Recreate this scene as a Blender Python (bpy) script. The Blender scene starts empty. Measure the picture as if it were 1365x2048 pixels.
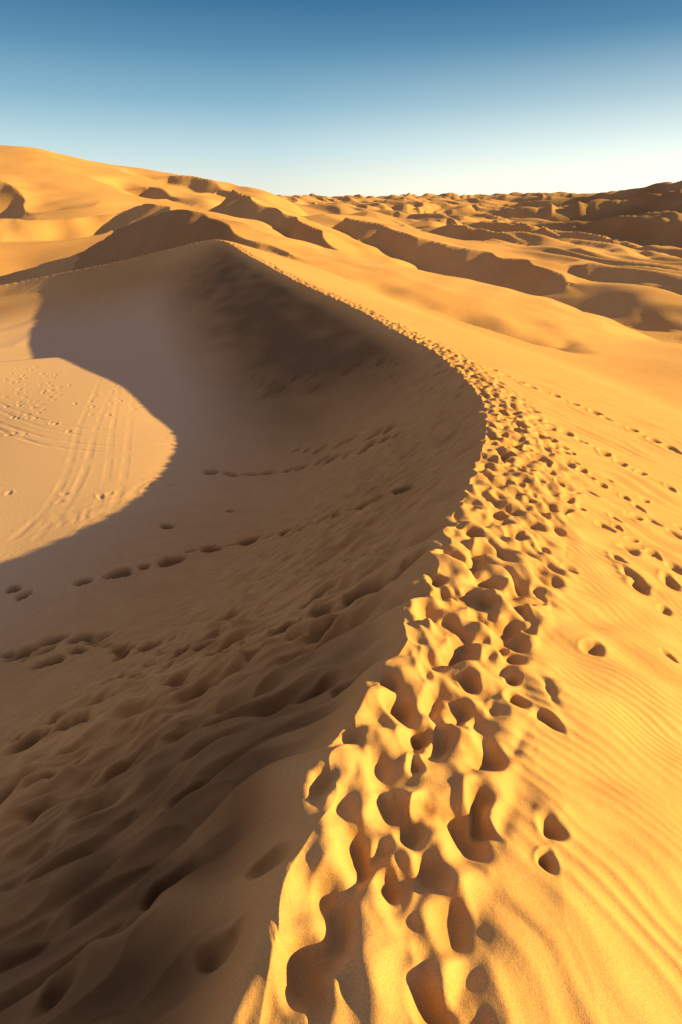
import bpy, math, time
import numpy as np
from mathutils import Vector
T0=time.time()
rng=np.random.RandomState(7)
PITCH=math.radians(32.0); F=1000.0; CP,SP=math.cos(PITCH),math.sin(PITCH)
SUN_EL=math.radians(17.5); SUN_AL=math.radians(1)   # elevation, angle ahead of +X
def ray(u,v):
    a=1024.0-v
    return (u-682.5, CP*F+a*SP, -SP*F+a*CP)
def P(u,v,y):
    dx,dy,dz=ray(u,v); k=y/dy
    return (dx*k, y, dz*k)
# ---------------- noise ----------------
def pn(x,y,seed=0):
    xi=np.floor(x).astype(np.int64); yi=np.floor(y).astype(np.int64)
    xf=(x-xi).astype(np.float32); yf=(y-yi).astype(np.float32)
    u=xf*xf*xf*(xf*(xf*6-15)+10); v=yf*yf*yf*(yf*(yf*6-15)+10)
    def g(ix,iy,fx,fy):
        h=(ix*374761393+iy*668265263+seed*974634777)&0xffffffff
        h=((h^(h>>13))*1274126177)&0xffffffff
        h=h^(h>>16)
        a=(h&1023).astype(np.float32)*(2*math.pi/1024)
        return np.cos(a)*fx+np.sin(a)*fy
    a=g(xi,yi,xf,yf); b=g(xi+1,yi,xf-1,yf); c=g(xi,yi+1,xf,yf-1); d=g(xi+1,yi+1,xf-1,yf-1)
    return ((a+(b-a)*u)*(1-v)+(c+(d-c)*u)*v)*1.5
def sstep(a,b,x):
    t=np.clip((x-a)/(b-a),0,1); return t*t*(3-2*t)
def smax(a,b,k):
    h=np.clip(0.5+0.5*(a-b)/k,0,1)
    return b+(a-b)*h+k*h*(1-h)
def catmull(pts,n=5):
    pts=np.array(pts,float); out=[]
    pp=np.vstack([2*pts[0]-pts[1],pts,2*pts[-1]-pts[-2]])
    for i in range(1,len(pp)-2):
        for t in np.arange(n)/n:
            p0,p1,p2,p3=pp[i-1],pp[i],pp[i+1],pp[i+2]
            out.append(.5*((2*p1)+(-p0+p2)*t+(2*p0-5*p1+4*p2-p3)*t*t+(-p0+3*p1-3*p2+p3)*t**3))
    out.append(pp[-2]); return np.array(out)
# ---------------- base surface (thin plate through surveyed points) ----------------
bp=[(-8.9,10,-8.3),(-14,12,-8.7),(-7.5,22,-9.6),(-17,22,-9.8),(-10.3,28,-10.7),(-22,28,-11),(-16,38,-12),(-30,38,-12.3),(-28,50,-13.6),(-41,66,-15.3),(-62,64,-15.5),(-27,68,-15),(-110,60,-15),(0,12,-9.5),(0,7,-9),(-8,4,-8.3),(0,40,-13),(-10,60,-14),(-55,88,-16.5),(-85,95,-17),
 P(50,545,145),P(0,465,180),P(150,428,210),P(0,402,235),P(100,350,285),P(65,296,340),P(-300,300,340),P(200,332,380),P(290,340,400),
 P(400,360,430),P(350,385,330),P(480,388,450),P(590,404,550),P(450,430,260),P(600,475,180),P(560,428,330),P(700,440,350),
 P(900,480,260),P(700,520,150),P(780,520,172),P(850,545,160),P(930,565,155),P(850,575,115),P(1000,625,80),P(900,605,85),P(1200,690,66),P(1365,770,48),
 P(1000,578,148),P(1200,600,128),P(1365,645,100),P(1100,485,330),P(1365,520,250),P(1000,455,500),P(1200,455,600),P(1365,455,650),
 P(900,425,700),P(1000,414,900),P(1200,404,1000),P(1365,386,1000),P(1650,380,1000),P(1100,406,1400),P(740,410,900),P(820,398,1500),P(940,396,1700),
 P(200,398,1500),P(500,399,2500),P(1000,400,3500),P(1300,400,3500),P(1700,452,600),P(1700,650,100),
 (30,15,-16),(12,2,-15)]
bp=np.array(bp)
def lc(x,y):
    a=np.clip(np.arctan2(x,y),-1.05,1.05); r=np.hypot(x,y)
    l=np.log(np.clip(r,9,5000)); return a,l*0.4
BA,BL=lc(bp[:,0],bp[:,1])
def tps(d2): return 0.5*d2*np.log(d2+1e-9)
n=len(bp)
K=tps((BA[:,None]-BA)**2+(BL[:,None]-BL)**2)+np.eye(n)*2e-4
Q=np.c_[np.ones(n),BA,BL]
M=np.block([[K,Q],[Q.T,np.zeros((3,3))]])
W=np.linalg.solve(M,np.r_[bp[:,2],0,0,0])
def base(x,y):
    a,l=lc(x,y); z=W[n]+W[n+1]*a+W[n+2]*l
    for i in range(n): z=z+W[i]*tps((a-BA[i])**2+(l-BL[i])**2)
    return z
# ---------------- main ridge ----------------
mc=[(-1.5,-30,.5),(-.4,-6,-1.6),(-.25,-1,-1.78),P(545,2048,.40),P(590,1850,.63),P(622,1700,.87),P(675,1530,1.25),P(712,1430,1.6),P(772,1340,2.0),P(850,1180,3.1),
 P(905,1050,4.7),P(945,950,6.8),P(973,860,10),P(958,790,14.5),P(880,710,22),P(800,665,28),P(700,610,38),P(590,560,50),P(500,512,68),P(432,479,85),
 P(330,500,94),P(230,524,100),P(100,550,106),P(0,572,108),P(-200,610,104),P(-500,660,90)]
MC=catmull(mc,5)
NPK=19*5
def gR(d):
    return .10*d+.17*np.maximum(d-.9,0)+.20*3*np.logaddexp(0,(d-15)/3)-.2*3*math.log1p(math.exp(-5.0))
def ridge_main(x,y):
    r=np.hypot(x,y); wa=.12*(1-sstep(3,14,r))*np.clip(r/1.6,0.65,1.1)
    x=x+wa*(pn(x*1.0,y*2.1,71)+.7*pn(x*1.9,y*4.0,72))
    best=np.full(x.shape,-1e9,np.float32); zs=np.zeros(x.shape); ws=np.zeros(x.shape)
    ins=np.zeros(x.shape,bool); dmin=np.full(x.shape,1e9,np.float32)
    poly=np.vstack([MC[:,:2],[(-190,50),(-190,-30)]])
    m=len(poly)
    for i in range(m):
        x1,y1=poly[i]; x2,y2=poly[(i+1)%m]
        if y1!=y2:
            c=((y1>y)!=(y2>y))&(x<(x2-x1)*(y-y1)/(y2-y1)+x1); ins^=c
    for i in range(len(MC)-1):
        a=MC[i]; b=MC[i+1]; ex,ey=b[0]-a[0],b[1]-a[1]; L2=ex*ex+ey*ey
        t=np.clip(((x-a[0])*ex+(y-a[1])*ey)/L2,0,1)
        d2=(x-a[0]-t*ex)**2+(y-a[1]-t*ey)**2; d=np.sqrt(d2); zc=a[2]+(b[2]-a[2])*t
        f=min(max((i-NPK+4)/10.0,0),1); g=min(max((75-i)/25.,0),1)
        sl=(.62+.16*g)
        dr=np.where(d<7,.50*d,3.5+.30*(d-7))
        best=np.maximum(best,zc-sl*d*(1-f)-f*dr)
        wt=math.sqrt(L2)/(d2+1e-5)**3; ws+=wt; zs+=wt*zc
        dmin=np.minimum(dmin,d)
    R=zs/ws-gR(dmin)
    return np.where(ins,best,R),np.where(ins,-dmin,dmin)
# ---------------- other dunes ----------------
def apply_dune(Cc,H,x,y,z,sl,sr,kk,far=7.0,tap=.14):
    seg=np.hypot(*np.diff(Cc[:,:2],axis=0).T); cum=np.r_[0,np.cumsum(seg)]; Lt=cum[-1]
    dmin=np.full(x.shape,1e9); sd=np.zeros(x.shape); zn=np.zeros(x.shape); hn=np.zeros(x.shape); ws=np.zeros(x.shape)
    for i in range(len(Cc)-1):
        a=Cc[i]; b=Cc[i+1]; ex,ey=b[0]-a[0],b[1]-a[1]; L=math.hypot(ex,ey)
        tr=((x-a[0])*ex+(y-a[1])*ey)/(L*L); t=np.clip(tr,0,1)
        wx=x-a[0]-t*ex; wy=y-a[1]-t*ey
        d=np.hypot(wx,wy); zc=a[2]+(b[2]-a[2])*t
        c=(wy*ex-wx*ey)/(L*np.maximum(d,1e-4))
        s=sstep(-.35,.6,c)
        u=(cum[i]+t*seg[i])/Lt; tp=sstep(0,tap,np.minimum(u,1-u)+.02)
        wt=L/(d*d+.01)**2.5
        ws+=wt; dmin=np.minimum(dmin,d); sd+=wt*s; zn+=wt*zc; hn+=wt*H*tp
    sd/=ws; zn/=ws; hn/=ws
    best=zn-(sr+(sl-sr)*sd)*dmin-.012*np.maximum(dmin-3.5*H,0)**2*(4.0/max(H,4))
    tgt=zn-hn*sd-.02*H
    fall=sd*(1-sstep(1.8*H,far*H,dmin))+(1-sd)*np.exp(-(dmin/(3.0*H))**2)
    z=z-np.maximum(z-tgt,0)*fall
    return best,z
def C(*p): return catmull([P(*q) for q in p],4)
DUNES=[
 ("fara",C((1100,402,1500),(1000,394,1600),(900,388,1700),(820,392,1750),(760,402,1800)),26,.5,.08,3),
 ("hillr2",C((1700,350,900),(1420,358,950),(1320,362,1000),(1210,382,1060),(1130,396,1100),(1000,408,1150)),40,.6,.12,3),
 ("hillr",C((1600,392,620),(1450,388,700),(1330,396,760),(1200,410,800),(1050,423,820),(930,428,850)),28,.6,.12,3),
 ("hillr3",C((1560,440,420),(1400,430,480),(1300,428,520),(1180,436,560),(1080,442,600)),13,.6,.12,2),
 ("mid3",C((1180,470,380),(1120,462,410),(1050,450,440),(960,440,480)),7,.6,.12,.7),
 ("mid1",C((1010,470,300),(960,462,320),(900,448,345),(860,440,365)),6,.6,.12,.7),
 ("top",C((450,380,370),(405,357,390),(380,349,400),(345,350,405)),6,.6,.12,.6),
 ("small",C((345,392,300),(325,378,310),(300,372,320)),4,.6,.1,.6),
 ("fold",C((60,425,225),(40,398,235),(25,372,245),(-20,352,255),(-120,335,260)),12,.6,.12,.8),
 ("vala",C((1420,650,98),(1300,632,104),(1150,612,112),(1030,583,122)),3,.42,.13,.6),
 ("valb",C((1060,700,69),(1010,680,73),(950,662,78),(890,638,84)),1.6,.40,.14,.6),
 ("right",C((1500,600,110),(1420,566,122),(1365,548,130),(1290,536,140),(1220,533,148),(1165,540,152)),8,.6,.15,.4),
 ("lens",C((1215,575,118),(1180,560,122),(1120,549,130),(1075,548,136)),4,.6,.14,.4),
 ("long",C((1150,568,140),(1110,542,148),(1060,526,158),(1000,514,168),(940,501,178),(870,480,189),(800,462,200),(760,449,207),(725,440,216),(700,434,222)),10.5,.66,.17,.4,5.0),
 ("hook",C((690,530,146),(668,500,160),(650,478,170),(625,455,182),(598,436,195),(560,420,208),(520,408,220),(490,390,232),(468,378,242)),8,.64,.30,.4),
 ("streak",C((345,420,185),(318,408,195),(285,407,205),(235,424,205),(180,432,200),(130,436,195),(70,440,190),(10,436,188),(-60,440,190)),6,.6,.12,.4),
 ("behind",C((575,508,90),(520,484,96),(462,458,103),(420,434,111),(378,419,119),(330,423,127),(280,441,134),(235,462,140)),12,.72,.22,.4),
]
WD=np.array([-.96,-.28]); WN=np.array([WD[1],-WD[0]])
def saw(x,y,lam,seed,rise=.70):
    s=(x*WD[0]+y*WD[1])/lam; q=(x*WN[0]+y*WN[1])/lam
    ph=s+1.1*pn(s*.35+3,q*.33,seed)+.35*pn(s*.8,q*.9,seed+5)
    f=ph-np.floor(ph)
    p=np.where(f<rise,np.sin(np.clip(f/rise,0,1)*math.pi/2)**1.6,1-(f-rise)/(1-rise))
    amp=np.clip(.45+.9*pn(s*.5+9,q*.45,seed+11),0,1)
    return lam*p*amp
def smooth_h(x,y,want=False):
    x=np.asarray(x,float); y=np.asarray(y,float); shp=x.shape; x=x.ravel(); y=y.ravel()
    z=base(x,y); r=np.hypot(x,y); a=np.arctan2(x,y)
    z+= .6*pn(x/22,y/22,3)*sstep(25,80,r)
    own=np.zeros(x.shape,np.int8)
    for k,(nm,Cc,H,sl,sr,kk,*ex_) in enumerate(DUNES):
        cx,cy=Cc[:,0].mean(),Cc[:,1].mean(); R=np.hypot(Cc[:,0]-cx,Cc[:,1]-cy).max()+max(15*H,80)
        m=(np.abs(x-cx)<R)&(np.abs(y-cy)<R)&(r>60)
        if not m.any(): continue
        xm,ym=x[m],y[m]
        wob=.014*cy
        xx=xm+wob*pn(xm/(wob*4),ym/(wob*4),60+k); yy=ym+wob*pn(xm/(wob*4)+7,ym/(wob*4),80+k)
        h,zz=apply_dune(Cc,H,xx,yy,z[m],sl,sr,kk,*ex_)
        o=own[m]; o[h>zz]=k+2; own[m]=o
        z[m]=smax(h,zz,kk)
    far=sstep(230,420,r)*(.12+.88*sstep(-.22,0.0,a+.0004*np.maximum(r-450,0)))
    far2=sstep(110,200,r)*sstep(.18,.34,a)
    m=r>105
    if m.any():
        xm,ym=x[m],y[m]
        add=far[m]*(.09*saw(xm,ym,85.,21)+.15*saw(xm,ym,37.,33))
        add+=far[m]*.16*saw(xm,ym,17.,35)*(1-sstep(800,1300,r[m]))*sstep(0,.2,a[m])
        add+=far[m]*.08*saw(xm,ym,240.,51)*sstep(600,1100,r[m])*(.4+.6*sstep(0,.3,a[m]))
        add+=far2[m]*.14*saw(xm,ym,20.,44)*(1-sstep(300,500,r[m]))
        z[m]+=add-far[m]*5.0
    D=np.full(x.shape,200.)
    m=r<190
    if m.any():
        h,d=ridge_main(x[m],y[m]); D[m]=d
        zz=z[m]; o=own[m]; o[h>zz-.3]=1; own[m]=o
        z[m]=smax(h,zz,1.6+3.4*sstep(42,70,r[m])*sstep(-.30,-.42,a[m]))
    if want: return z.reshape(shp),D.reshape(shp),own.reshape(shp)
    return z.reshape(shp)
# ---------------- grid ----------------
def geo(a,b,s):
    k=int(math.log(b/a)/s); return a*np.exp(np.arange(k)*math.log(b/a)/k)
rs=np.concatenate([geo(.06,.3,.05),geo(.3,.8,.009),geo(.8,15,.0042),geo(15,110,.0062),geo(110,1500,.0075),geo(1500,7000,.02),[7000.]])
d2r=math.pi/180
th=np.concatenate([np.linspace(-180,-86,60,endpoint=False),np.linspace(-86,-39,230,endpoint=False),np.linspace(-39,39,1050,endpoint=False),np.linspace(39,86,230,endpoint=False),np.linspace(86,180,60,endpoint=False)])*d2r
NR,NT=len(rs),len(th)
X=rs[:,None]*np.sin(th)[None,:]; Y=rs[:,None]*np.cos(th)[None,:]
Z=np.zeros_like(X); D=np.zeros_like(X); OWN=np.zeros(X.shape,np.int8)
for i in range(0,NR,200):
    Z[i:i+200],D[i:i+200],OWN[i:i+200]=smooth_h(X[i:i+200],Y[i:i+200],True)
print("grid",NR,NT,NR*NT,"t",time.time()-T0)
WXX=X.copy(); WYY=Y.copy(); ni=np.searchsorted(rs,16)
_x,_y=X[:ni],Y[:ni]
WXX[:ni]+=.028*pn(_x*6,_y*6,101)+.004*pn(_x*17,_y*17,102)
WYY[:ni]+=.028*pn(_x*6,_y*6,103)+.004*pn(_x*17,_y*17,104)
# ---------------- pixel -> ground survey ----------------
ts=np.exp(np.linspace(math.log(.3),math.log(300),900))
def locate(px):
    px=np.array(px,float); d=np.array([ray(u,v) for u,v in px[:,:2]]); d/=np.linalg.norm(d,axis=1)[:,None]
    XX=d[:,0:1]*ts; YY=d[:,1:2]*ts; ZZ=d[:,2:3]*ts
    H=smooth_h(XX,YY); hit=(ZZ<H); k=hit.argmax(1)
    i=np.arange(len(px)); return XX[i,k],YY[i,k]
# ---------------- footprints ----------------
PR=np.zeros_like(Z)
def stamp(x0,y0,ang,a,b,dep,rim=.2,pw=3.0):
    r0=math.hypot(x0,y0); t0=math.atan2(x0,y0); R=2.6*max(a,b)
    i0,i1=np.searchsorted(rs,[max(r0-R,.05),r0+R]); dt=min(1.3*R/max(r0,.05),3)
    j0,j1=np.searchsorted(th,[t0-dt,t0+dt])
    if i1<=i0 or j1<=j0: return
    x=WXX[i0:i1,j0:j1]-x0; y=WYY[i0:i1,j0:j1]-y0
    c,s=math.cos(ang),math.sin(ang)
    p=(x*c+y*s); q=(-x*s+y*c)
    ph=rng.rand()*6.28; an=np.arctan2(q/b,p/a)
    rho=np.hypot(p/a,q/b)*(1+.12*np.cos(2*an+ph)+.08*np.cos(3*an+2*ph))
    pit=-dep*np.exp(-np.clip(rho,0,4)**pw)*(1-.3*np.clip(p/a,-1,1))
    rm=rim*dep*np.exp(-((rho-1.6)/.5)**2)
    PR[i0:i1,j0:j1]+=pit+rm
near=[(1185,1300,.8),(1100,1650,.85),(1095,1440,.8),(960,1520,1.2),(965,1600,1.1),(830,1525,.7),(840,1465,.7),(800,1410,1.1),(915,1420,1.1),(1030,1400,.8),(1025,1355,.7),
 (910,1305,1.1),(1020,1310,1.2),(940,1360,.7),(715,1700,1.1),(820,1660,1.1),(900,1840,1.15),(640,1890,1.15),(600,1950,1.0),(860,2010,.9),(775,1750,.6),(970,1655,.7),(850,1610,.7),
 (1100,1725,.6),(930,1185,1.),(960,1230,1.),(1030,1190,1.),(975,1160,1.),(1020,1240,1.),(950,1065,1),(900,1110,1),(1040,1070,1),(1065,1050,1),
 (1030,985,.9),(1180,985,.9),(1180,955,.8),(1260,1035,.9),(1210,1055,.8),(1260,1100,1.1),(1350,1135,.9),(1275,1165,.7),(1330,1220,.6),(1310,1045,.8),(1140,1140,.7),
 (1215,960,.8),(1100,1020,.8),(1000,1030,.8),(1080,960,.8),(1130,905,.8),(1060,900,.8),(1290,1000,.8),(1365,1060,.8),(1000,1285,.8),(870,1150,.9),(1130,1020,.8),(1340,1315,.5)]
nx,ny=locate(near)
for (u,v,s),x0,y0 in zip(near,nx,ny):
    dd=math.hypot(x0,y0)
    sz=.050+.046*float(sstep(1.2,5.0,dd))
    stamp(x0,y0,rng.uniform(.7,2.4),sz*s*1.22,sz*s*.92,(.084+.01*float(sstep(1.2,4,dd)))*s**.5,rim=.10,pw=2.0)
for _ in range(95):
    yy=rng.uniform(.35,3.4); xc=np.interp(yy,MC[8:60,1],MC[8:60,0]); xx=xc+rng.uniform(-.05,.48+.15*yy)
    s_=rng.uniform(.6,1.2)
    stamp(xx,yy,rng.uniform(.9,2.2),.090*s_,.062*s_,.040*s_,rim=.25,pw=1.8)
leftp=[(170,1165,.9),(240,1148,1.2),(345,1122,1.4),(425,1100,1.2),(500,1080,1.4),(580,1058,1.2),(650,1035,1.3),(710,1012,1.3),(770,985,1.1),(810,970,1),(385,1102,.6),
 (30,1180,.8),(50,1192,.8),(335,1055,.8),(460,1022,.6),(290,1135,.7),(465,1090,.7),(545,1070,.7),(615,1048,.8),(680,1024,.8),(740,998,.9),
 (70,1300,1),(110,1280,1.1),(170,1278,1.1),(20,1310,.8),(100,1325,1.1),(160,1305,.9),(250,1300,1),(300,1295,1),(370,1300,1.2),
 (420,1280,1),(490,1285,1),(330,1360,1.2),(400,1370,1.1),(190,1395,1.3),(140,1445,1.2),(60,1480,1.2),(260,1510,1.2),(330,1480,1),(430,1440,1),(90,1600,1.4),(180,1590,1.2),(230,1360,1),
 (20,1570,1.2),(120,1530,1.5),(380,1545,1),(480,1400,1),(545,1330,1.),(600,1300,1),(650,1240,1.1),(560,1270,1),(700,1210,1),(60,1850,1.),(240,1830,.9),(430,1860,.6),(320,1740,.9),
 (540,1720,.6),(100,1960,.8),(450,1230,.9),(640,1180,.9),(700,1110,1),(760,1150,1.2),(820,1120,1.1),(640,1350,1.),(700,1340,.8)]
lx,ly=locate(leftp)
for k,((u,v,s),x0,y0) in enumerate(zip(leftp,lx,ly)):
    dd=math.hypot(x0,y0); q_=.5+.5*float(sstep(2,6,dd))
    if k<21: stamp(x0,y0,rng.uniform(0,.35),.20*s*q_,.15*s*q_,.36*s*q_,rim=.1,pw=2.6)
    else: stamp(x0,y0,rng.uniform(-.2,.45),.23*s*q_,.11*s*q_,.25*s*q_,rim=.2,pw=2.4)
def pathline(pts,step,jit,size,dep,ang=None,pr=1.0):
    x,y=locate([(p[0],p[1]) for p in pts]); q=catmull(np.c_[x,y],8)
    seg=np.hypot(*np.diff(q,axis=0).T); cum=np.r_[0,np.cumsum(seg)]
    for s in np.arange(0,cum[-1],step):
        if rng.rand()>pr: continue
        xx=np.interp(s,cum,q[:,0])+rng.normal(0,jit); yy=np.interp(s,cum,q[:,1])+rng.normal(0,jit)
        sc=rng.uniform(.7,1.25)
        stamp(xx,yy,rng.uniform(0,3.14) if ang is None else ang+rng.normal(0,.25),size*1.35*sc,size*.85*sc,dep*sc)
pathline([(985,740),(1040,765),(1130,800),(1230,845),(1365,910)],.8,.08,.19,.15,1.2)
pathline([(990,790),(1060,830),(1150,878),(1240,925),(1300,958),(1365,985)],.55,.07,.13,.12,1.2)
pathline([(1010,840),(1080,870),(1140,905),(1190,950),(1260,1010),(1365,1080)],.45,.14,.09,.08,1.2)
pathline([(1020,870),(1080,930),(1140,985),(1200,1040),(1300,1110),(1380,1170)],.26,.22,.075,.065,1.2)
pathline([(1000,900),(1050,980),(1110,1050),(1200,1110),(1280,1160)],.26,.20,.075,.06,1.2,.7)
pathline([(420,945),(545,950),(640,925),(720,900),(790,870),(850,845)],.75,.12,.20,.28,.4)
pathline([(600,900),(700,880),(790,850),(850,820)],.95,.3,.19,.24,.4)
pathline([(500,760),(600,765),(700,745),(800,700)],1.2,.5,.30,.26,.4)
pathline([(0,975),(60,985),(110,1000),(230,985),(330,970)],.55,.22,.09,.035,None,.6)
pathline([(0,1330),(70,1300),(170,1285),(260,1290),(380,1290),(480,1270),(600,1220),(760,1150)],.27,.16,.12,.15,.3)
pathline([(0,1500),(120,1420),(260,1340),(420,1300),(600,1240)],.33,.18,.11,.13,.3)
# trampled crest
seg=np.hypot(*np.diff(MC[:,:2],axis=0).T); cum=np.r_[0,np.cumsum(seg)]
s0=cum[15]; s=s0; sp=cum[NPK]
while s<cum[-1]-5:
    x0=np.interp(s,cum,MC[:,0]); y0=np.interp(s,cum,MC[:,1])
    x1=np.interp(s+.3,cum,MC[:,0]); y1=np.interp(s+.3,cum,MC[:,1])
    L=math.hypot(x1-x0,y1-y0); nx_,ny_=(y1-y0)/L,-(x1-x0)/L
    r0=math.hypot(x0,y0)
    if y0>2.4 or s>sp:
        w=min(.35+.16*y0,1.6) if y0<16 else 1.1
        off=.04+rng.uniform(0,1)**1.2*w
        sc=rng.uniform(.6,1.3)*(1+min(r0,80)/110.)
        stamp(x0+nx_*off,y0+ny_*off,math.atan2(y1-y0,x1-x0)+rng.normal(0,.4),.13*sc,.088*sc,.074*sc,rim=.15,pw=1.9)
        s+=.125+.0018*max(r0,3)
    else: s+=.1
sc_=[]
for (u0,v0,su,sv,nn) in [(60,770,45,25,60),(50,840,50,20,25),(560,740,70,16,60),(700,760,60,22,50),(800,700,35,25,60),(860,760,30,25,40),(150,600,80,25,60),(250,560,90,18,80),(620,700,60,10,30),(200,800,60,25,12)]:
    for _ in range(nn): sc_.append((rng.normal(u0,su),rng.normal(v0,sv)))
sx,sy=locate(sc_)
for x0,y0 in zip(sx,sy):
    if math.hypot(x0,y0)<140: stamp(x0,y0,rng.uniform(0,3.14),.18*rng.uniform(.6,1.3),.11,.055,rim=.25,pw=2.4)
lim=np.where(PR<0,np.where(D<-.3,.32,.11),.05); PR=lim*np.tanh(PR/lim)
Z+=PR
def rut(pts,w,dep):
    x,y=locate(pts); q=catmull(np.c_[x,y],10)
    m=(rs>8)&(rs<80); i0,i1=np.where(m)[0][[0,-1]]; j0,j1=np.searchsorted(th,[-.75,.05])
    xx=X[i0:i1,j0:j1]; yy=Y[i0:i1,j0:j1]; dm=np.full(xx.shape,1e9)
    for k in range(len(q)-1):
        ex,ey=q[k+1]-q[k]; L2=ex*ex+ey*ey
        t=np.clip(((xx-q[k][0])*ex+(yy-q[k][1])*ey)/L2,0,1)
        dm=np.minimum(dm,np.hypot(xx-q[k][0]-t*ex,yy-q[k][1]-t*ey))
    br=.5+.8*pn(xx*.8,yy*.8,90)
    Z[i0:i1,j0:j1]+= (-dep*np.exp(-(dm/w)**4)+.35*dep*np.exp(-((dm-1.7*w)/(.5*w))**2))*br
for off in (0,34):
    rut([(200+off,760),(165+off,840),(140+off,930),(100+off,1010),(30+off*1.3,1080)],.12,.010)
    rut([(240+off*.8,770),(225+off,860),(215+off,950),(185+off,1030),(110+off*1.3,1120)],.12,.008)
for off in (0,14):
    rut([(-30,835+off),(60,868+off),(160,888+off),(260,893+off),(340,890+off)],.12,.026)
    rut([(-30,790+off),(40,825+off),(120,850+off),(210,860+off),(330,862+off)],.12,.022)
# ---------------- micro relief ----------------
R_=rs[:,None]*np.ones(NT)
m=R_<40
x,y,d,r=X[m],Y[m],D[m],R_[m]
fadeN=1-sstep(12,26,r)
wind=sstep(0.0,.5,d); slip=sstep(0,.22,-d)
nx0,ny0=.75,.66
w=(x*nx0+y*ny0)+.05*pn(x*2.2,y*2.2,5)*2+.35*pn(x*.5,y*.5,6)
rp=np.sin(2*math.pi*w/.10); rp=(.5+.5*rp)**1.5
am=.0085*(.25+.9*np.clip(.5+pn(x*.9,y*.9,8),0,1))
add=fadeN*wind*rp*am*sstep(.35,1.1,d)
w2=(x*nx0+y*ny0)+.5*pn(x*.7,y*.7,15)
add+=wind*(1-sstep(20,35,r))*.022*np.sin(2*math.pi*w2/.75)*(.5+pn(x*.6,y*.6,16))
tr=sstep(-.12,.06,d)*(1-sstep(.3+.12*r.clip(0,8),.8+.14*r.clip(0,8),d))
tr=tr*(1-sstep(25,38,r))
add+=tr*(.064*pn(x*4.2,y*3.3,9)+.010*pn(x*9,y*7,10))
vx=x+.06*pn(x*3,y*3,111); vy=y+.06*pn(x*3,y*3,112)
val=np.exp(-(pn(vx*2.8,vy*1.8,113)/.20)**2)
add-=tr*.046*val*(1-sstep(3,8,r))
fur=pn(x*.9+y*.35,y*3.0-x*1.0,12)-.25
fur2=pn(x*1.8+y*.7,y*6-x*2.0,13)
fur3=pn(x*2.2+y*.7,y*2.4-x*.5,14)-.25
rid=-np.abs(fur2)
sf=slip*(1-sstep(2.5,6.5,-d)*.85)*(1-sstep(8.5,12,-d))*(1-sstep(12,22,r))
add+=sf*(.15*fur+.12*rid*sstep(.08,.9,-d)+.06*fur3)
w3=y*.93-x*.36+.3*pn(x*.5,y*.5,18)+.03*pn(x*3,y*3,19)
add+=slip*sstep(.8,2.2,-d)*(1-sstep(9,14,-d))*(1-sstep(12,22,r))*.015*np.sin(2*math.pi*w3/.11)
w4=y*.85-x*.25+.35*pn(x*.9,y*.9,28)
add+=slip*(1-sstep(3.0,6,r))*sstep(.05,.4,-d)*.09*(np.abs(np.sin(math.pi*w4/.30))-1)
Z[m]+=add
# shade painted into slip faces, prints and near corner; darker sand on far hills; pale fine sand on the basin floor
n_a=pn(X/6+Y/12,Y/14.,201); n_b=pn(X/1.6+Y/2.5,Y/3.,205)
SHADE_DARKSAND=sstep(0.0,1.5,-D)*(1-sstep(4,13,-D))*sstep(15,30,Y)*(1-sstep(66,92,Y))*(X>-45)  # shade below the far crest painted into the colour, with dark sand patches
SHADE_DARKSAND=np.clip(SHADE_DARKSAND*(.88+.25*n_a+.18*n_b),0,1)
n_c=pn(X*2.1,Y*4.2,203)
C2=sstep(.05,.5,-D)*(1-sstep(1.3,4.2,R_))*np.clip(.95+.35*n_c,0,1)  # vignette of the near left corner painted into the sand colour
SHADE_DARKSAND=np.maximum(SHADE_DARKSAND,C2)
C3=np.where(D<-.3,.72,.45)*np.clip(-PR/np.where(D<-.3,.14,.08),0,1)  # shade inside the footprint pits painted into the sand colour
SHADE_DARKSAND=np.maximum(SHADE_DARKSAND,C3)
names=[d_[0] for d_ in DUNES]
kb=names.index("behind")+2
SHADE_DARKSAND=np.maximum(SHADE_DARKSAND,(OWN==kb)*.5*sstep(-14,-22,X))  # shaded face of the dune behind painted darker
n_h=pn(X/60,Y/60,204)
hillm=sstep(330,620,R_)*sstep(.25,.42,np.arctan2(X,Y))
SHADE_DARKSAND=np.maximum(SHADE_DARKSAND,hillm*np.clip(.48+.35*n_h,0,1))
PALE=sstep(5,14,-D)*(1-sstep(66,90,Y))*sstep(8,11,R_)
print("relief t",time.time()-T0)
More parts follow.
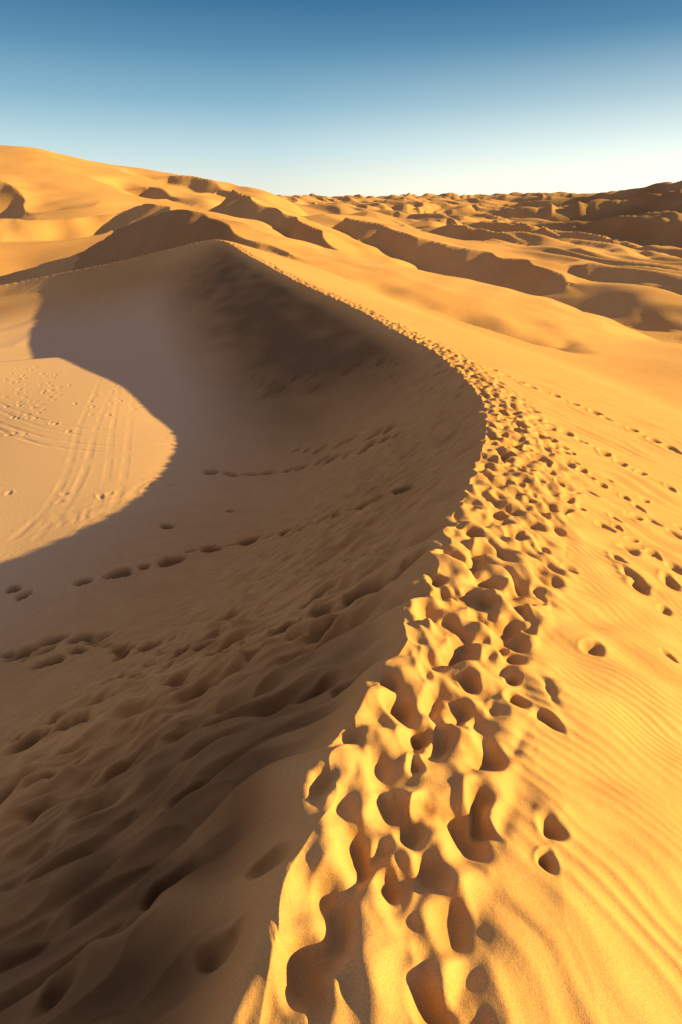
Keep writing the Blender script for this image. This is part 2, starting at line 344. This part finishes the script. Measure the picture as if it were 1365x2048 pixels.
# ---------------- material ----------------
def sand_mat(name,near=True):
    mt=bpy.data.materials.new(name); mt.use_nodes=True; nt=mt.node_tree; N=nt.nodes; Lk=nt.links
    b=N["Principled BSDF"]; b.inputs["Roughness"].default_value=.85
    b.inputs["Specular IOR Level"].default_value=.12
    geo_=N.new("ShaderNodeNewGeometry")
    def noise(s,det=4,ro=.6):
        t=N.new("ShaderNodeTexNoise"); t.inputs["Scale"].default_value=s; t.inputs["Detail"].default_value=det; t.inputs["Roughness"].default_value=ro
        Lk.new(geo_.outputs["Position"],t.inputs["Vector"]); return t
    n1=noise(.03,5); n2=noise(1.3,5); n3=noise(260,2,.8)
    r1=N.new("ShaderNodeValToRGB"); r1.color_ramp.elements[0].position=.3; r1.color_ramp.elements[1].position=.7
    r1.color_ramp.elements[0].color=(.44,.24,.10,1); r1.color_ramp.elements[1].color=(.58,.365,.17,1)
    ad=N.new("ShaderNodeMath"); ad.operation='MULTIPLY_ADD'; ad.inputs[1].default_value=.35
    sb=N.new("ShaderNodeMath"); sb.operation='MULTIPLY'; sb.inputs[1].default_value=.65
    Lk.new(n1.outputs[0],sb.inputs[0]); Lk.new(n2.outputs[0],ad.inputs[0]); Lk.new(sb.outputs[0],ad.inputs[2]); Lk.new(ad.outputs[0],r1.inputs[0])
    ap=N.new("ShaderNodeAttribute"); ap.attribute_name="pale"
    mp=N.new("ShaderNodeMix"); mp.data_type='RGBA'; mp.inputs[7].default_value=(.56,.395,.275,1)
    Lk.new(ap.outputs["Fac"],mp.inputs[0]); Lk.new(r1.outputs[0],mp.inputs[6])
    mx=N.new("ShaderNodeMix"); mx.data_type='RGBA'; mx.blend_type='MULTIPLY'; mx.inputs[0].default_value=1
    gr=N.new("ShaderNodeMapRange"); gr.inputs[1].default_value=.3; gr.inputs[2].default_value=.7; gr.inputs[3].default_value=.70; gr.inputs[4].default_value=1.18
    Lk.new(n3.outputs[0],gr.inputs[0]); Lk.new(mp.outputs[2],mx.inputs[6]); Lk.new(gr.outputs[0],mx.inputs[7])
    at=N.new("ShaderNodeAttribute"); at.attribute_name="shade_darksand"  # mask of painted shade and darker sand
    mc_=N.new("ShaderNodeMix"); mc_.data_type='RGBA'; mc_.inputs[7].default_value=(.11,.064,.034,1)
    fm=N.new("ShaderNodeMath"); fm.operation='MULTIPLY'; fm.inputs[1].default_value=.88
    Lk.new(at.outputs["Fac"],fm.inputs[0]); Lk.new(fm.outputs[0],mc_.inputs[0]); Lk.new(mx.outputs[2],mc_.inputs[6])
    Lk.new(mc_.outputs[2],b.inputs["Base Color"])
    bm=N.new("ShaderNodeBump"); bm.inputs["Strength"].default_value=.5; bm.inputs["Distance"].default_value=.003
    Lk.new(n3.outputs[0],bm.inputs["Height"])
    n4=noise(9,6,.65)
    bm2=N.new("ShaderNodeBump"); bm2.inputs["Strength"].default_value=.5; bm2.inputs["Distance"].default_value=.015
    Lk.new(n4.outputs[0],bm2.inputs["Height"]); Lk.new(bm.outputs[0],bm2.inputs["Normal"])
    Lk.new(bm2.outputs[0],b.inputs["Normal"])
    return mt
MAT=sand_mat("sand")
# ---------------- split the sheet into named landforms ----------------
idx=np.arange(NR*NT).reshape(NR,NT)
nxt=np.roll(idx,-1,axis=1)
q=np.stack([idx[:-1],nxt[:-1],nxt[1:],idx[1:]],-1).reshape(-1,4)
own=OWN.copy()
Rq=np.repeat(rs[:-1],NT); oq=own[:-1].reshape(-1).astype(int)
grp=np.zeros(len(q),int)
grp[oq==1]=1
for k,nm in enumerate(names): grp[oq==k+2]=k+2
for n_ in ("vala","valb"): grp[oq==names.index(n_)+2]=0
hill=[names.index(n_)+2 for n_ in ("hillr","hillr2","hillr3","fara","mid1","mid3")]
grp[(Rq>560)]=99
for h in hill: grp[(grp==h)]=99
grp[Rq<75]=np.where(grp[Rq<75]>1,0,grp[Rq<75])
V=np.stack([X,Y,Z],-1).reshape(-1,3).astype(np.float32)
CF=SHADE_DARKSAND.reshape(-1).astype(np.float32); PF=PALE.reshape(-1).astype(np.float32)
def make(name,mask,label,cat):
    f=q[mask]
    if len(f)<50: return
    u,inv=np.unique(f.ravel(),return_inverse=True)
    me=bpy.data.meshes.new(name); me.vertices.add(len(u)); me.vertices.foreach_set("co",V[u].ravel())
    me.loops.add(len(f)*4); me.loops.foreach_set("vertex_index",inv.astype(np.int32).ravel())
    me.polygons.add(len(f)); me.polygons.foreach_set("loop_start",(np.arange(len(f))*4).astype(np.int32))
    me.update(calc_edges=True); me.shade_smooth()
    at=me.attributes.new("shade_darksand","FLOAT","POINT"); at.data.foreach_set("value",CF[u])
    at=me.attributes.new("pale","FLOAT","POINT"); at.data.foreach_set("value",PF[u])
    me.materials.append(MAT)
    o=bpy.data.objects.new(name,me); bpy.context.scene.collection.objects.link(o)
    o["label"]=label; o["category"]=cat; o["kind"]="structure"
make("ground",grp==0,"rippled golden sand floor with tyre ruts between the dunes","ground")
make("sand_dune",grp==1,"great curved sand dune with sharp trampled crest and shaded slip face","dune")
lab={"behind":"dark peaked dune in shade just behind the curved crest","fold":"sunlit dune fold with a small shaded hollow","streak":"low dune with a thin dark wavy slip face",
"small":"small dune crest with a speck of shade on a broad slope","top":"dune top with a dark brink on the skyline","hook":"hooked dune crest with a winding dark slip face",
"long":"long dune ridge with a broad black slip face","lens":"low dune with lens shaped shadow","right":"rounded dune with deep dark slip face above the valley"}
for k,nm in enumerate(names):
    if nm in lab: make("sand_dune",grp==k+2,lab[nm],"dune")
make("hills",grp==99,"hazy distant dune hills with scattered shaded faces on the horizon","hills")
print("mesh t",time.time()-T0)
# ---------------- light, sky, camera ----------------
sc=bpy.context.scene
w=bpy.data.worlds.new("World"); sc.world=w; w.use_nodes=True; nt=w.node_tree; N=nt.nodes; Lk=nt.links
bg=N["Background"]; bg.inputs[1].default_value=.9
sk=N.new("ShaderNodeTexSky"); sk.sky_type='NISHITA'; sk.sun_disc=False
sk.sun_elevation=SUN_EL; sk.sun_rotation=math.pi/2-SUN_AL; sk.air_density=1.0; sk.dust_density=.6; sk.ozone_density=2.0; sk.altitude=1000
tc=N.new("ShaderNodeTexCoord"); sx_=N.new("ShaderNodeSeparateXYZ"); Lk.new(tc.outputs["Generated"],sx_.inputs[0])
rp_=N.new("ShaderNodeValToRGB"); mr=N.new("ShaderNodeMapRange"); mr.inputs[1].default_value=0; mr.inputs[2].default_value=.5
Lk.new(sx_.outputs["Z"],mr.inputs[0]); Lk.new(mr.outputs[0],rp_.inputs[0])
el=rp_.color_ramp.elements
cols=[(0.0,(.94,.93,.79)),(.06,(.80,.89,.82)),(.14,(.56,.76,.81)),(.25,(.27,.50,.64)),(.37,(.105,.29,.46)),(.48,(.036,.16,.32)),(.62,(.12,.15,.20)),(1.0,(.36,.32,.35))]  # top stops brightened above the view as added fill for the shaded sand
el[0].position=0; el[0].color=cols[0][1]+(1,); el[1].position=1; el[1].color=cols[-1][1]+(1,)
for p_,c_ in cols[1:-1]:
    e=el.new(p_); e.color=c_+(1,)
mu=N.new("ShaderNodeVectorMath"); mu.operation='SCALE'; mu.inputs[3].default_value=.010; Lk.new(sk.outputs[0],mu.inputs[0])
dt_=N.new("ShaderNodeVectorMath"); dt_.operation='DOT_PRODUCT'; dt_.inputs[1].default_value=(.97,.22,.05)
Lk.new(tc.outputs["Generated"],dt_.inputs[0])
mr2=N.new("ShaderNodeMapRange"); mr2.inputs[1].default_value=.1; mr2.inputs[2].default_value=1.; Lk.new(dt_.outputs["Value"],mr2.inputs[0])
fz=N.new("ShaderNodeMapRange"); fz.inputs[1].default_value=0; fz.inputs[2].default_value=.2; fz.inputs[3].default_value=1; fz.inputs[4].default_value=0; Lk.new(sx_.outputs["Z"],fz.inputs[0])
pw=N.new("ShaderNodeMath"); pw.operation='MULTIPLY'; Lk.new(mr2.outputs[0],pw.inputs[0]); Lk.new(fz.outputs[0],pw.inputs[1])
gl=N.new("ShaderNodeVectorMath"); gl.operation='SCALE'; gl.inputs[0].default_value=(.85,.66,.38); Lk.new(pw.outputs[0],gl.inputs[3])
a1=N.new("ShaderNodeVectorMath"); a1.operation='ADD'; Lk.new(rp_.outputs[0],a1.inputs[0]); Lk.new(mu.outputs[0],a1.inputs[1])
a2=N.new("ShaderNodeVectorMath"); a2.operation='ADD'; Lk.new(a1.outputs[0],a2.inputs[0]); Lk.new(gl.outputs[0],a2.inputs[1])
Lk.new(a2.outputs[0],bg.inputs[0])
sd=bpy.data.lights.new("sun","SUN"); sd.energy=14.0; sd.angle=math.radians(.5); sd.color=(1,.655,.165)
so=bpy.data.objects.new("sun",sd); sc.collection.objects.link(so)
dv=Vector((-math.cos(SUN_EL)*math.cos(SUN_AL),-math.cos(SUN_EL)*math.sin(SUN_AL),-math.sin(SUN_EL)))
so.rotation_euler=dv.to_track_quat('-Z','Y').to_euler(); so.location=(50,30,40)
cd=bpy.data.cameras.new("camera"); co=bpy.data.objects.new("camera",cd); sc.collection.objects.link(co)
cd.sensor_fit='VERTICAL'; cd.sensor_height=36; cd.lens=36*F/2048; cd.clip_start=.02; cd.clip_end=20000
co.location=(0,0,0); co.rotation_euler=(math.pi/2-PITCH,0,0); sc.camera=co
sc.view_settings.view_transform='Standard'; sc.view_settings.look='None'; sc.view_settings.exposure=0
print("done t",time.time()-T0)
